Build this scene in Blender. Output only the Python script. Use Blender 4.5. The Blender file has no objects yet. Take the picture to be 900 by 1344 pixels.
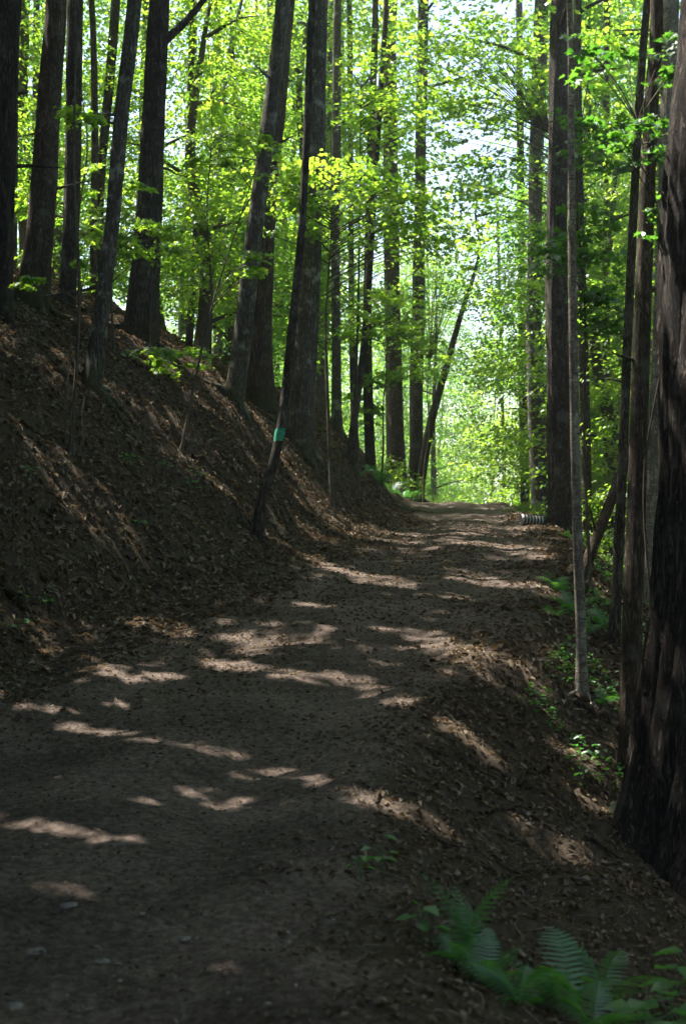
import bpy, math, random
import numpy as np
R = math.radians
rng = np.random.default_rng(7)
random.seed(7)

# ------------------------------------------------------------------ camera, sky, sun, exposure
F = 1952.0                    # focal length in pixels of a 900 x 1344 picture
CX, HY = 450.0, 700.0         # principal column, horizon row
CZ = 1.65                     # eye height
sc = bpy.context.scene
col = sc.collection
cam_d = bpy.data.cameras.new('camera'); cam = bpy.data.objects.new('camera', cam_d); col.objects.link(cam)
cam.location = (0, 0, CZ); cam.rotation_euler = (R(90), 0, 0)
cam_d.sensor_fit = 'VERTICAL'; cam_d.sensor_height = 36.0; cam_d.lens = 36.0*F/1344
cam_d.shift_y = (HY-672)/1344
cam_d.clip_start = 0.1; cam_d.clip_end = 2000
cam_d.dof.use_dof = True; cam_d.dof.focus_distance = 17; cam_d.dof.aperture_fstop = 3.2
sc.camera = cam

SUN_EL = 64.0
SH = np.array([0.84, -0.54]); SH /= np.linalg.norm(SH)          # direction shadows fall on level ground
S = np.array([-SH[0]*math.cos(R(SUN_EL)), -SH[1]*math.cos(R(SUN_EL)), math.sin(R(SUN_EL))])
w = bpy.data.worlds.new('World'); sc.world = w; w.use_nodes = True
nt = w.node_tree; bg = nt.nodes['Background']
sky = nt.nodes.new('ShaderNodeTexSky'); sky.sky_type = 'NISHITA'; sky.sun_disc = False
sky.sun_elevation = R(SUN_EL); sky.sun_rotation = math.atan2(S[0], S[1])
sky.air_density = 1.0; sky.dust_density = 2.2; sky.ozone_density = 1.0
nt.links.new(sky.outputs[0], bg.inputs[0]); bg.inputs[1].default_value = 0.10
sun_d = bpy.data.lights.new('sun', 'SUN'); sun_d.energy = 5.0; sun_d.angle = R(0.5); sun_d.color = (1, .93, .82)
sun = bpy.data.objects.new('sun', sun_d); col.objects.link(sun)
from mathutils import Vector
sun.rotation_euler = Vector(S).to_track_quat('Z', 'Y').to_euler(); sun.location = tuple(S*60)
sc.view_settings.view_transform = 'Standard'; sc.view_settings.look = 'None'
sc.view_settings.exposure = 2.1; sc.view_settings.gamma = 1.0
sc.render.engine = 'CYCLES'
cy = sc.cycles
cy.max_bounces = 5; cy.diffuse_bounces = 3; cy.glossy_bounces = 1; cy.transmission_bounces = 4
cy.use_denoising = True; cy.sample_clamp_indirect = 6; cy.caustics_reflective = False; cy.caustics_refractive = False

# ------------------------------------------------------------------ numeric helpers
def at(px, py, d):
    return np.array([(px-CX)/F*d, d, CZ-(py-HY)/F*d])
_perm = np.random.default_rng(3).random((8, 256, 256))
def vnoise(x, y, o=0):
    xi = np.floor(x).astype(int); yi = np.floor(y).astype(int)
    fx = x-xi; fy = y-yi
    fx = fx*fx*(3-2*fx); fy = fy*fy*(3-2*fy)
    t = _perm[o % 8]
    a = t[xi & 255, yi & 255]; b = t[(xi+1) & 255, yi & 255]; c = t[xi & 255, (yi+1) & 255]; d = t[(xi+1) & 255, (yi+1) & 255]
    return (a*(1-fx)+b*fx)*(1-fy)+(c*(1-fx)+d*fx)*fy-.5
def fbm(x, y, f, n=4, g=.5):
    r = 0; a = 1
    for i in range(n):
        r = r+a*vnoise(x*f+17.3*i, y*f-9.1*i, i); f *= 2.03; a *= g
    return r
def smooth(a, b, x):
    t = np.clip((np.asarray(x, float)-a)/(b-a), 0, 1); return t*t*(3-2*t)
def table(pts, k=1.2):
    xs = np.arange(-140, 520, .2); p = np.array(pts, float)
    v = np.interp(xs, p[:, 0], p[:, 1])
    n = int(k/.2)*2+1; ker = np.ones(n)/n
    for _ in range(2):
        v = np.convolve(np.pad(v, n//2, mode='edge'), ker, 'valid')
    return lambda q: np.interp(q, xs, v)
edge_r = table([(-140, -1), (0, .0), (5, .0), (7, 0), (9, .1), (11, .62), (13, 1.27), (16, 2.13), (20, 2.92), (25, 3.36), (35, 3.95), (42, 4.5), (50, 4.4), (60, 3), (90, -4), (200, -30), (520, -90)])
base_z = table([(-140, -3), (-10, -1.75), (0, -1.68), (5, -1.72), (7, -1.65), (9, -1.5), (11, -1.28), (13, -1.0), (16, -.62), (20, -.2), (25, .05), (35, .55), (42, .9), (46, .82), (55, .1), (70, -2), (100, -6), (200, -15), (520, -40)])
track_w = table([(-140, 3.2), (12, 3.2), (18, 2.95), (25, 2.6), (36, 2.35), (520, 2.4)])
bank_a = table([(-140, .5), (0, .9), (12, 1), (30, 1.0), (38, .9), (46, .35), (60, .15), (520, .1)])
_rise = np.array([(0, 0), (.5, .12), (.9, .34), (1.5, .95), (2.2, 1.68), (3.1, 2.5), (4.5, 3.4), (7.5, 4.7), (12, 5.8), (20, 6.6), (60, 8), (200, 10)])
_drop = np.array([(0, 0), (.3, .06), (.8, .34), (1.7, .82), (3, 1.6), (6, 3.1), (12, 5), (25, 7), (80, 10), (300, 14)])
def terrain(x, y):
    x = np.asarray(x, float); y = np.asarray(y, float)
    er = edge_r(y); pw = track_w(y); el = er-pw
    tl = np.maximum(el-x, 0); tr = np.maximum(x-er, 0)
    tl2 = tl*(1+.55*smooth(22, 31, y)*(1-smooth(0.6, 4, tl)*.8))
    z = base_z(y)+np.interp(tl2, _rise[:, 0], _rise[:, 1])*bank_a(y)-np.interp(tr, _drop[:, 0], _drop[:, 1])
    u = np.clip((x-el)/pw, 0, 1)
    onp = ((x > el) & (x < er))
    z = z-.035*np.exp(-((u-.27)/.1)**2)-.045*np.exp(-((u-.76)/.1)**2)
    off = np.clip(np.maximum(tl, tr)/1.2, 0, 1)
    z = z+fbm(x, y, .45, 2)*(.05+.3*off)+fbm(x+40, y, 2.1, 3)*(.055+.10*off)+fbm(x, y+70, 7, 2)*(.024+.02*off)
    return z+CZ
def path_dist(x, y):          # >0 outside the track
    er = edge_r(y); return np.maximum(x-er, er-track_w(y)-x)

def build(name, V, faces, mat=None, parent=None, attrs=None, smooth_sh=False):
    """faces: array (M,k) of one face size, or a list of such arrays"""
    if not isinstance(faces, list): faces = [faces]
    me = bpy.data.meshes.new(name)
    V = np.ascontiguousarray(V, np.float32)
    me.vertices.add(len(V)); me.vertices.foreach_set('co', V.ravel())
    idx = np.concatenate([f.ravel() for f in faces]).astype(np.int32)
    tot = np.concatenate([np.full(len(f), f.shape[1]) for f in faces]).astype(np.int32)
    me.loops.add(len(idx)); me.loops.foreach_set('vertex_index', idx)
    me.polygons.add(len(tot))
    me.polygons.foreach_set('loop_start', np.concatenate([[0], np.cumsum(tot)[:-1]]).astype(np.int32))
    me.polygons.foreach_set('loop_total', tot)
    if smooth_sh: me.polygons.foreach_set('use_smooth', np.ones(len(tot), bool))
    for k, a in (attrs or {}).items():
        at_ = me.attributes.new(k, 'FLOAT', 'POINT'); at_.data.foreach_set('value', np.ascontiguousarray(a, np.float32))
    me.update(calc_edges=True); me.validate()
    if mat: me.materials.append(mat)
    o = bpy.data.objects.new(name, me); col.objects.link(o)
    if parent: o.parent = parent
    return o
def empty(name, loc, label, cat, group=None):
    o = bpy.data.objects.new(name, None); col.objects.link(o); o.location = tuple(loc)
    o.empty_display_size = .2
    tag(o, label, cat, group); return o
def tag(o, label=None, cat=None, group=None, kind=None):
    if label: o['label'] = label
    if cat: o['category'] = cat
    if group: o['group'] = group
    if kind: o['kind'] = kind
    return o

# ------------------------------------------------------------------ materials
def mat_new(name):
    m = bpy.data.materials.new(name); m.use_nodes = True; n = m.node_tree; n.nodes.clear()
    out = n.nodes.new('ShaderNodeOutputMaterial'); return m, n, out
def nd(n, t, ins=None, **kw):
    x = n.nodes.new(t)
    for k, v in kw.items(): setattr(x, k, v)
    for k, v in (ins or {}).items():
        if hasattr(v, 'is_linked') or isinstance(v, bpy.types.NodeSocket): n.links.new(v, x.inputs[k])
        else: x.inputs[k].default_value = v
    return x
def ramp(n, fac, stops, interp='LINEAR'):
    r = n.nodes.new('ShaderNodeValToRGB'); r.color_ramp.interpolation = interp
    e = r.color_ramp.elements
    while len(e) < len(stops): e.new(.5)
    for i, (p, c) in enumerate(stops):
        e[i].position = p; e[i].color = (*c, 1) if len(c) == 3 else c
    n.links.new(fac, r.inputs[0]); return r.outputs[0]
def mixc(n, fac, a, b, mode='MIX'):
    m = n.nodes.new('ShaderNodeMix'); m.data_type = 'RGBA'; m.blend_type = mode
    for s, v in ((0, fac), (6, a), (7, b)):
        if isinstance(v, bpy.types.NodeSocket): n.links.new(v, m.inputs[s])
        else: m.inputs[s].default_value = (*v, 1) if isinstance(v, tuple) and len(v) == 3 else v
    return m.outputs[2]
def attr(n, name):
    return nd(n, 'ShaderNodeAttribute', attribute_name=name).outputs['Fac']

def leaf_mat(name, stops, tstops, trans=.5, rough=.45, spec=.06):
    m, n, out = mat_new(name)
    r = attr(n, 'rnd')
    c = ramp(n, r, stops); ct = ramp(n, r, tstops)
    d = nd(n, 'ShaderNodeBsdfDiffuse', {'Color': c}); t = nd(n, 'ShaderNodeBsdfTranslucent', {'Color': ct})
    mx = nd(n, 'ShaderNodeMixShader', {0: trans, 1: d.outputs[0], 2: t.outputs[0]})
    g = nd(n, 'ShaderNodeBsdfGlossy', {'Color': (.9, .95, 1, 1), 'Roughness': rough})
    m2 = nd(n, 'ShaderNodeMixShader', {0: spec, 1: mx.outputs[0], 2: g.outputs[0]})
    n.links.new(m2.outputs[0], out.inputs[0]); return m
M = {}
M['leaf'] = leaf_mat('maple_leaf', [(0, (.035, .085, .012)), (.5, (.05, .115, .016)), (1, (.075, .14, .02))],
                     [(0, (.19, .45, .03)), (.5, (.36, .60, .04)), (1, (.56, .72, .07))], .6)
M['leaf_deep'] = leaf_mat('deep_green_leaf', [(0, (.02, .065, .012)), (1, (.045, .10, .018))],
                     [(0, (.07, .26, .02)), (1, (.18, .40, .03))], .5)
M['leaf_mid'] = leaf_mat('mid_green_leaf', [(0, (.03, .08, .018)), (1, (.06, .125, .022))], [(0, (.13, .38, .04)), (.7, (.28, .54, .05)), (1, (.44, .66, .07))], .58)
M['canopy'] = leaf_mat('canopy_leaf', [(0, (.035, .07, .014)), (1, (.065, .11, .02))], [(0, (.09, .17, .02)), (1, (.20, .27, .04))], .5)
M['fern'] = leaf_mat('fern_leaf', [(0, (.035, .125, .025)), (1, (.07, .18, .035))], [(0, (.07, .30, .03)), (1, (.2, .45, .04))], .45)
M['litter'] = leaf_mat('dead_leaf', [(0, (.06, .047, .035)), (.4, (.11, .087, .065)), (.8, (.165, .136, .103)), (1, (.25, .21, .163))],
                     [(0, (.08, .05, .025)), (1, (.25, .16, .08))], .2, .7, .0)

def bark_mat(name, dark, mid, light, vscale=.14, scale=16, bump=.7, lichen=.3, birch=False, disp=.03):
    m, n, out = mat_new(name)
    tc = nd(n, 'ShaderNodeTexCoord'); oi = nd(n, 'ShaderNodeObjectInfo')
    off = nd(n, 'ShaderNodeVectorMath', {0: (37, 11, 23), 1: oi.outputs['Random']}, operation='MULTIPLY')
    add = nd(n, 'ShaderNodeVectorMath', {0: tc.outputs['Object'], 1: off.outputs[0]}, operation='ADD')
    mp = nd(n, 'ShaderNodeMapping', {'Vector': add.outputs[0], 'Scale': (1, 1, vscale)})
    w1 = nd(n, 'ShaderNodeTexNoise', {'Vector': mp.outputs[0], 'Scale': scale, 'Detail': 6, 'Roughness': .65, 'Distortion': .5})
    v1 = nd(n, 'ShaderNodeTexNoise', {'Vector': mp.outputs[0], 'Scale': scale*2.2, 'Detail': 5, 'Roughness': .7, 'Distortion': 1.2})
    va = nd(n, 'ShaderNodeMath', {0: v1.outputs[0], 1: .5}, operation='SUBTRACT')
    vb_ = nd(n, 'ShaderNodeMath', {0: va.outputs[0]}, operation='ABSOLUTE')
    vr = nd(n, 'ShaderNodeMapRange', {'Value': vb_.outputs[0], 1: 0.0, 2: .13})
    h = nd(n, 'ShaderNodeMath', {0: w1.outputs[0], 1: vr.outputs[0]}, operation='MULTIPLY')
    c = ramp(n, h.outputs[0], [(.02, dark), (.3, mid), (.62, light)])
    big = nd(n, 'ShaderNodeTexNoise', {'Vector': add.outputs[0], 'Scale': 2.6, 'Detail': 5, 'Roughness': .65})
    c = mixc(n, .55, c, ramp(n, big.outputs[0], [(.32, (.35, .33, .31)), (.68, (1.45, 1.42, 1.4))]), 'MULTIPLY')
    ln = nd(n, 'ShaderNodeTexNoise', {'Vector': add.outputs[0], 'Scale': 4.2, 'Detail': 5, 'Roughness': .6})
    lf = ramp(n, ln.outputs[0], [(.56, (0, 0, 0)), (.66, (lichen,)*3)])
    c = mixc(n, lf, c, (.30, .31, .27))
    ms = attr(n, 'moss')
    mn = nd(n, 'ShaderNodeTexNoise', {'Vector': add.outputs[0], 'Scale': 5, 'Detail': 7, 'Roughness': .75})
    mm = nd(n, 'ShaderNodeMath', {0: ms, 1: mn.outputs[0]}, operation='MULTIPLY')
    c = mixc(n, ramp(n, mm.outputs[0], [(.25, (0, 0, 0)), (.6, (.75, .75, .75))]), c, (.055, .07, .015))
    if birch:
        mb = nd(n, 'ShaderNodeMapping', {'Vector': add.outputs[0], 'Scale': (1, 1, 6)})
        bn = nd(n, 'ShaderNodeTexNoise', {'Vector': mb.outputs[0], 'Scale': 9, 'Detail': 4})
        c = mixc(n, ramp(n, bn.outputs[0], [(.58, (0, 0, 0)), (.64, (.8, .8, .8))]), c, (.06, .05, .04))
    b = nd(n, 'ShaderNodeBump', {'Height': h.outputs[0], 'Strength': bump, 'Distance': disp})
    p = nd(n, 'ShaderNodeBsdfPrincipled', {'Base Color': c, 'Roughness': .9, 'Normal': b.outputs[0], 'Specular IOR Level': .2})
    n.links.new(p.outputs[0], out.inputs[0]); return m
M['bark'] = bark_mat('furrowed_bark', (.028, .024, .02), (.105, .09, .077), (.26, .23, .2), bump=1.0, disp=.05)
M['bark_dark'] = bark_mat('dark_furrowed_bark', (.018, .015, .013), (.06, .05, .043), (.15, .128, .11), scale=11, bump=1.0, lichen=.1, disp=.06)
M['bark_grey'] = bark_mat('grey_maple_bark', (.04, .037, .032), (.145, .135, .116), (.31, .29, .255), lichen=.95, bump=.9)
M['bark_brown'] = bark_mat('brown_bark', (.035, .026, .02), (.115, .09, .068), (.25, .2, .155), lichen=.25, bump=.9)
M['bark_pale'] = bark_mat('pale_bark', (.10, .09, .075), (.26, .235, .20), (.38, .35, .30), vscale=.4, scale=9, bump=.35, lichen=.5, birch=True, disp=.012)
M['bark_thin'] = bark_mat('sapling_bark', (.05, .042, .033), (.11, .095, .075), (.17, .15, .12), vscale=.3, scale=30, bump=.3, lichen=.25, disp=.006)
M['log'] = bark_mat('dead_wood', (.03, .02, .015), (.085, .06, .042), (.15, .11, .08), lichen=.1)

def ground_mat():
    m, n, out = mat_new('woodland_ground')
    tc = nd(n, 'ShaderNodeTexCoord').outputs['Object']
    mask = attr(n, 'track')
    n1 = nd(n, 'ShaderNodeTexNoise', {'Vector': tc, 'Scale': 1.1, 'Detail': 6, 'Roughness': .6})
    n2 = nd(n, 'ShaderNodeTexNoise', {'Vector': tc, 'Scale': 22, 'Detail': 6, 'Roughness': .7})
    n3 = nd(n, 'ShaderNodeTexVoronoi', {'Vector': tc, 'Scale': 55})
    n4 = nd(n, 'ShaderNodeTexNoise', {'Vector': tc, 'Scale': 120, 'Detail': 3, 'Roughness': .6})
    dirt = ramp(n, n2.outputs[0], [(.28, (.05, .04, .036)), (.5, (.185, .143, .121)), (.72, (.36, .295, .255))])
    dirt = mixc(n, .6, dirt, ramp(n, n1.outputs[0], [(.38, (.30, .28, .27)), (.6, (1.1, 1.07, 1.05))]), 'MULTIPLY')
    dirt = mixc(n, ramp(n, n3.outputs['Color'], [(.82, (0, 0, 0)), (.9, (.4, .4, .4))]), dirt, (.22, .20, .18))
    lit = ramp(n, n2.outputs[0], [(.28, (.045, .034, .025)), (.5, (.09, .07, .052)), (.72, (.16, .127, .096))])
    lit = mixc(n, .5, lit, ramp(n, n1.outputs[0], [(.35, (.6, .58, .55)), (.65, (1.15, 1.1, 1.05))]), 'MULTIPLY')
    mossn = nd(n, 'ShaderNodeTexNoise', {'Vector': tc, 'Scale': .9, 'Detail': 5, 'Roughness': .65, 'Distortion': .4})
    mf = nd(n, 'ShaderNodeMath', {0: attr(n, 'mossy'), 1: mossn.outputs[0]}, operation='MULTIPLY')
    lit = mixc(n, ramp(n, mf.outputs[0], [(.47, (0, 0, 0)), (.56, (.8, .8, .8))]), lit, (.05, .075, .018))
    mk = nd(n, 'ShaderNodeMath', {0: mask, 1: nd(n, 'ShaderNodeMath', {0: n2.outputs[0], 1: .5}, operation='MULTIPLY').outputs[0]}, operation='ADD')
    c = mixc(n, ramp(n, mk.outputs[0], [(.55, (0, 0, 0)), (.95, (1, 1, 1))]), lit, dirt)
    hh = nd(n, 'ShaderNodeMath', {0: n2.outputs[0], 1: n4.outputs[0]}, operation='ADD')
    b = nd(n, 'ShaderNodeBump', {'Height': hh.outputs[0], 'Strength': 1.0, 'Distance': .045})
    p = nd(n, 'ShaderNodeBsdfPrincipled', {'Base Color': c, 'Roughness': .95, 'Normal': b.outputs[0], 'Specular IOR Level': .12})
    n.links.new(p.outputs[0], out.inputs[0]); return m
M['ground'] = ground_mat()
def plain(name, colr, rough=.6, var=.25, scale=20):
    m, n, out = mat_new(name)
    tc = nd(n, 'ShaderNodeTexCoord').outputs['Object']
    t = nd(n, 'ShaderNodeTexNoise', {'Vector': tc, 'Scale': scale, 'Detail': 4})
    c = mixc(n, 1.0, colr, ramp(n, t.outputs[0], [(.3, (1-var,)*3), (.7, (1+var,)*3)]), 'MULTIPLY')
    b = nd(n, 'ShaderNodeBump', {'Height': t.outputs[0], 'Strength': .3, 'Distance': .01})
    p = nd(n, 'ShaderNodeBsdfPrincipled', {'Base Color': c, 'Roughness': rough, 'Normal': b.outputs[0]})
    n.links.new(p.outputs[0], out.inputs[0]); return m
M['pipe_black'] = plain('black_plastic', (.012, .012, .014), .45)
M['pipe_light'] = plain('dusty_plastic', (.36, .36, .35), .6)
M['blaze'] = plain('green_paint', (.03, .26, .16), .7, .6, 40)
M['stone'] = plain('grey_stone', (.13, .12, .11), .85, .35, 14)

# ------------------------------------------------------------------ ground and track, one height field
def spread(dense0, dense1, step, lo, hi, growth=1.16):
    a = list(np.arange(dense0, dense1+1e-6, step))
    s, p = step, a[-1]
    while p < hi: s *= growth; p += s; a.append(p)
    s, p = step, a[0]; b = []
    while p > lo: s *= growth; p -= s; b.append(p)
    return np.array(b[::-1]+a)
xs = spread(-6.5, 6.5, .075, -420, 420)
ys = spread(3.6, 30, .075, -120, 30)
ys = ys[ys <= 30.001]
ys = np.concatenate([ys, spread(30.1, 48, .1, 30.1, 700)])
GX, GY = np.meshgrid(xs, ys, indexing='xy')
GZ = terrain(GX, GY)
V = np.stack([GX, GY, GZ], -1).reshape(-1, 3)
nx, ny = len(xs), len(ys)
pd = path_dist(GX, GY)+fbm(GX, GY, 1.3, 4)*.5
track = smooth(.28, -.28, pd).ravel() if False else (1-smooth(-.45, .6, pd)).ravel()
el_ = edge_r(GY)-track_w(GY)
tl_ = el_-GX
mossy = (np.clip(smooth(.15, .9, tl_)*(1-smooth(1.6, 3.2, tl_))*smooth(20, 27, GY)+.5*smooth(.5, 1.5, GX-edge_r(GY)), 0, 1)*1.0).ravel()
ii = np.arange(nx*ny).reshape(ny, nx)
quads = np.stack([ii[:-1, :-1], ii[:-1, 1:], ii[1:, 1:], ii[1:, :-1]], -1).reshape(-1, 4)
on = (track[quads].mean(1) > .5)
def sub(quads):
    u, inv = np.unique(quads.ravel(), return_inverse=True)
    return V[u], inv.reshape(-1, 4), u
for nm, sel in (('forest_floor', ~on), ('dirt_track', on)):
    v, q, u = sub(quads[sel])
    o = build(nm, v, q, M['ground'], None, {'track': track[u], 'mossy': mossy[u]}, True)
    tag(o, {'forest_floor': 'wooded hillside ground covered in brown leaf litter', 'dirt_track': 'rutted dirt track climbing through the woods'}[nm], None, None, 'structure')

# ------------------------------------------------------------------ leaf clouds
def unit(a): return a/np.maximum(np.linalg.norm(a, axis=-1, keepdims=True), 1e-9)
def leaf_mesh(name, C, U, N, size, mat, parent=None, rnd=None, fold=.18, simple=False, aspect=.72, lobed=False):
    """C centres, U long direction, N normals, size lengths"""
    n = len(C); U = unit(U); W = unit(np.cross(N, U)); N2 = np.cross(U, W)
    L = size[:, None]; B = L*aspect*.5
    if simple:
        P = [C-U*L*.5, C+W*B-U*L*.05, C+U*L*.5, C-W*B-U*L*.05]
        V_ = np.stack(P, 1).reshape(-1, 3); q = np.arange(n*4).reshape(n, 4); k = 4
    elif lobed:   # five lobes, maple-like
        f = fold*L
        P = [C-U*L*.5, C-U*L*.28+W*B*.95+N2*f*.6, C-U*L*.02+W*B*.45+N2*f*.3, C+U*L*.18+W*B*1.0+N2*f*.5, C+U*L*.16+W*B*.36+N2*f*.2, C+U*L*.5-N2*f*.5,
             C+U*L*.16-W*B*.36+N2*f*.2, C+U*L*.18-W*B*1.0+N2*f*.5, C-U*L*.02-W*B*.45+N2*f*.3, C-U*L*.28-W*B*.95+N2*f*.6]
        V_ = np.stack(P, 1).reshape(-1, 3); b = (np.arange(n)*10)[:, None]; k = 10
        q = np.concatenate([b+np.array([[0, 1, 2, 8]]), b+np.array([[0, 8, 9, 9]])[:, :4]], 0)
        t = [b+np.array([x]) for x in ((0, 1, 2), (0, 2, 8), (0, 8, 9), (2, 3, 4), (8, 6, 7))]
        q = [np.concatenate(t, 0), np.concatenate([b+np.array([[2, 4, 6, 8]])], 0), np.concatenate([b+np.array([[4, 5, 6]])], 0)]
    else:
        f = fold*L
        P = [C-U*L*.5, C+U*L*.5-N2*f*.4, C-U*L*.16+W*B+N2*f, C+U*L*.2+W*B*.62+N2*f*.7, C-U*L*.16-W*B+N2*f, C+U*L*.2-W*B*.62+N2*f*.7]
        V_ = np.stack(P, 1).reshape(-1, 3); b = (np.arange(n)*6)[:, None]; k = 6
        q = np.concatenate([b+np.array([[0, 2, 3, 1]]), b+np.array([[0, 1, 5, 4]])], 0)
    r = rng.random(n) if rnd is None else rnd
    return build(name, V_, q, mat, parent, {'rnd': np.repeat(np.clip(r, 0, 1), k)})
def rand_dirs(n):
    return unit(rng.normal(size=(n, 3)))
def sprays(centers, radii, outdirs, per, leaf, flat=.13, tilt=.22, droop=.25):
    """leafy flat twigs: returns C,U,N,size,rnd"""
    m = len(centers)
    Ns = unit(np.array([0, 0, 1.0])+rng.normal(0, tilt, (m, 3)))
    Od = unit(outdirs-Ns*np.sum(outdirs*Ns, 1, keepdims=True))
    Sd = np.cross(Ns, Od)
    cnt = np.maximum(3, rng.poisson(per*np.ones(m)))
    i = np.repeat(np.arange(m), cnt); n = len(i)
    a = rng.uniform(-1, 1, n); b = rng.normal(0, .42, n)*(1-.45*np.abs(a))
    rr = radii[i][:, None]
    C = centers[i]+Od[i]*(a[:, None]*rr)+Sd[i]*(b[:, None]*rr)+Ns[i]*(rng.normal(0, flat, n)[:, None]*rr)
    C[:, 2] -= droop*rr[:, 0]*(a*.5+.5)**2
    U = unit(Od[i]*.8+Sd[i]*(np.sign(b)*.7)[:, None]+rng.normal(0, .35, (n, 3))+np.array([0, 0, -.25]))
    N = unit(Ns[i]+rng.normal(0, .38, (n, 3)))
    size = leaf*rng.uniform(.65, 1.25, n)
    rnd = np.clip(rng.random(m)[i]*.5+rng.random(n)*.5, 0, 1)
    return C, U, N, size, rnd

# sun patches: where gaps of the canopy let the sun through to the ground.  Projected along the sun.
EX = unit(np.cross(S, [0, 0, 1.0])); EY = np.cross(EX, S)
RES = .03; MW, MH, MX0, MY0 = 2600, 1800, -50.0, -30.0
gap = np.zeros((MH, MW), bool)
def mark(p, r):
    u = (p@EX-MX0)/RES; v = (p@EY-MY0)/RES; k = int(math.ceil(r/RES))
    if not (k < u < MW-k-1 and k < v < MH-k-1): return
    a, b = np.mgrid[-k:k+1, -k:k+1]
    gap[int(v)-k:int(v)+k+1, int(u)-k:int(u)+k+1] |= (a*a+b*b)*RES*RES <= r*r
def cast(px, py):
    ds = np.arange(3.2, 70, .04)
    x = (px-CX)/F*ds; z = CZ-(py-HY)/F*ds
    below = np.nonzero(z < terrain(x, ds))[0]
    return None if len(below) == 0 else np.array([x[below[0]], ds[below[0]], z[below[0]]])
patches = [(548, 838, 690, 880, 13), (275, 868, 350, 880, 8), (360, 886, 470, 896, 9), (470, 896, 555, 928, 11), (90, 955, 240, 975, 8), (240, 976, 330, 996, 5),
  (0, 998, 140, 1015, 5), (30, 1008, 170, 1030, 6), (290, 1012, 400, 1018, 10), (400, 1018, 460, 1050, 11), (200, 1052, 320, 1066, 9), (250, 1040, 370, 1055, 6),
  (0, 1078, 170, 1100, 6), (60, 1166, 130, 1175, 4), (270, 1266, 330, 1275, 3), (30, 926, 170, 931, 3), (150, 886, 230, 890, 3), (0, 911, 40, 920, 5), (300, 841, 350, 845, 3),
  (480, 1046, 620, 1110, 5), (690, 1095, 820, 1160, 9), (765, 1048, 800, 1070, 8), (745, 990, 800, 1020, 6), (500, 660, 548, 665, 6), (520, 688, 640, 699, 4), (540, 702, 700, 722, 7),
  (640, 716, 710, 730, 5), (600, 760, 700, 770, 6), (690, 766, 745, 790, 5), (480, 756, 520, 760, 3), (370, 712, 440, 750, 8), (430, 746, 540, 770, 6), (350, 790, 430, 796, 4),
  (480, 825, 560, 832, 3), (560, 780, 620, 786, 3), (0, 442, 60, 475, 12), (140, 420, 180, 445, 12), (50, 470, 140, 512, 9), (190, 482, 300, 560, 8), (150, 532, 330, 648, 7),
  (80, 640, 150, 680, 8), (180, 820, 240, 830, 5), (470, 622, 520, 660, 7), (450, 642, 520, 690, 4), (610, 685, 650, 688, 3), (655, 860, 700, 890, 6), (770, 760, 800, 790, 8), (590, 950, 640, 990, 4)]
for (x0, y0, x1, y1, th) in patches:
    n = max(3, int(math.hypot(x1-x0, y1-y0)/6))
    for k in range(n+1):
        t = k/n
        if rng.random() < .15: continue
        tt = .7*th*(.35+.65*math.sin(math.pi*min(1, t+.08)))*rng.uniform(.6, 1.2)
        for s in (-.5, 0, .5):
            p = cast(x0+(x1-x0)*t+rng.uniform(-3, 3), y0+(y1-y0)*t+s*tt)
            if p is not None: mark(p, (.06+.0048*p[1])*(1.7 if edge_r(p[1])-track_w(p[1])-p[0] > .6 else 1))
# sunlit spots on trunks (pixel, depth, radius)
for (px, py0, py1, d, r) in [(45, 250, 420, 21.8, .22), (343, 340, 470, 26.5, .18), (722, 110, 270, 27, .2), (838, 290, 350, 11.6, .09), (765, 780, 900, 13, .08),
                             (443, 0, 150, 33, .3), (868, 380, 480, 19, .15), (268, 200, 430, 32, .3), (395, 420, 560, 26, .10)]:
    for py in np.arange(py0, py1, 12): mark(at(px, py, d), r)
# the understorey in view stands in broken sun: wider, scattered gaps for it
for _ in range(900):
    d = rng.uniform(24, 52); mark(at(rng.uniform(-40, 940), rng.uniform(-20, 620), d), rng.uniform(.15, .6))
def lit_cull(C, keep=.04):
    u = ((C@EX-MX0)/RES).astype(int); v = ((C@EY-MY0)/RES).astype(int)
    ok = (u >= 0) & (u < MW) & (v >= 0) & (v < MH)
    g = np.zeros(len(C), bool); g[ok] = gap[v[ok], u[ok]]
    return ~g | (rng.random(len(C)) < keep)
def clear_view(C, dmin):
    """no leaves hang just in front of the photographer"""
    d = np.maximum(C[:, 1], .01)
    inside = (C[:, 1] > .2) & (C[:, 1] < dmin) & (np.abs(C[:, 0]) < .25*d+.7) & (C[:, 2]-CZ < .37*d+.6) & (C[:, 2]-CZ > -.36*d-.2)
    return ~inside

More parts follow.
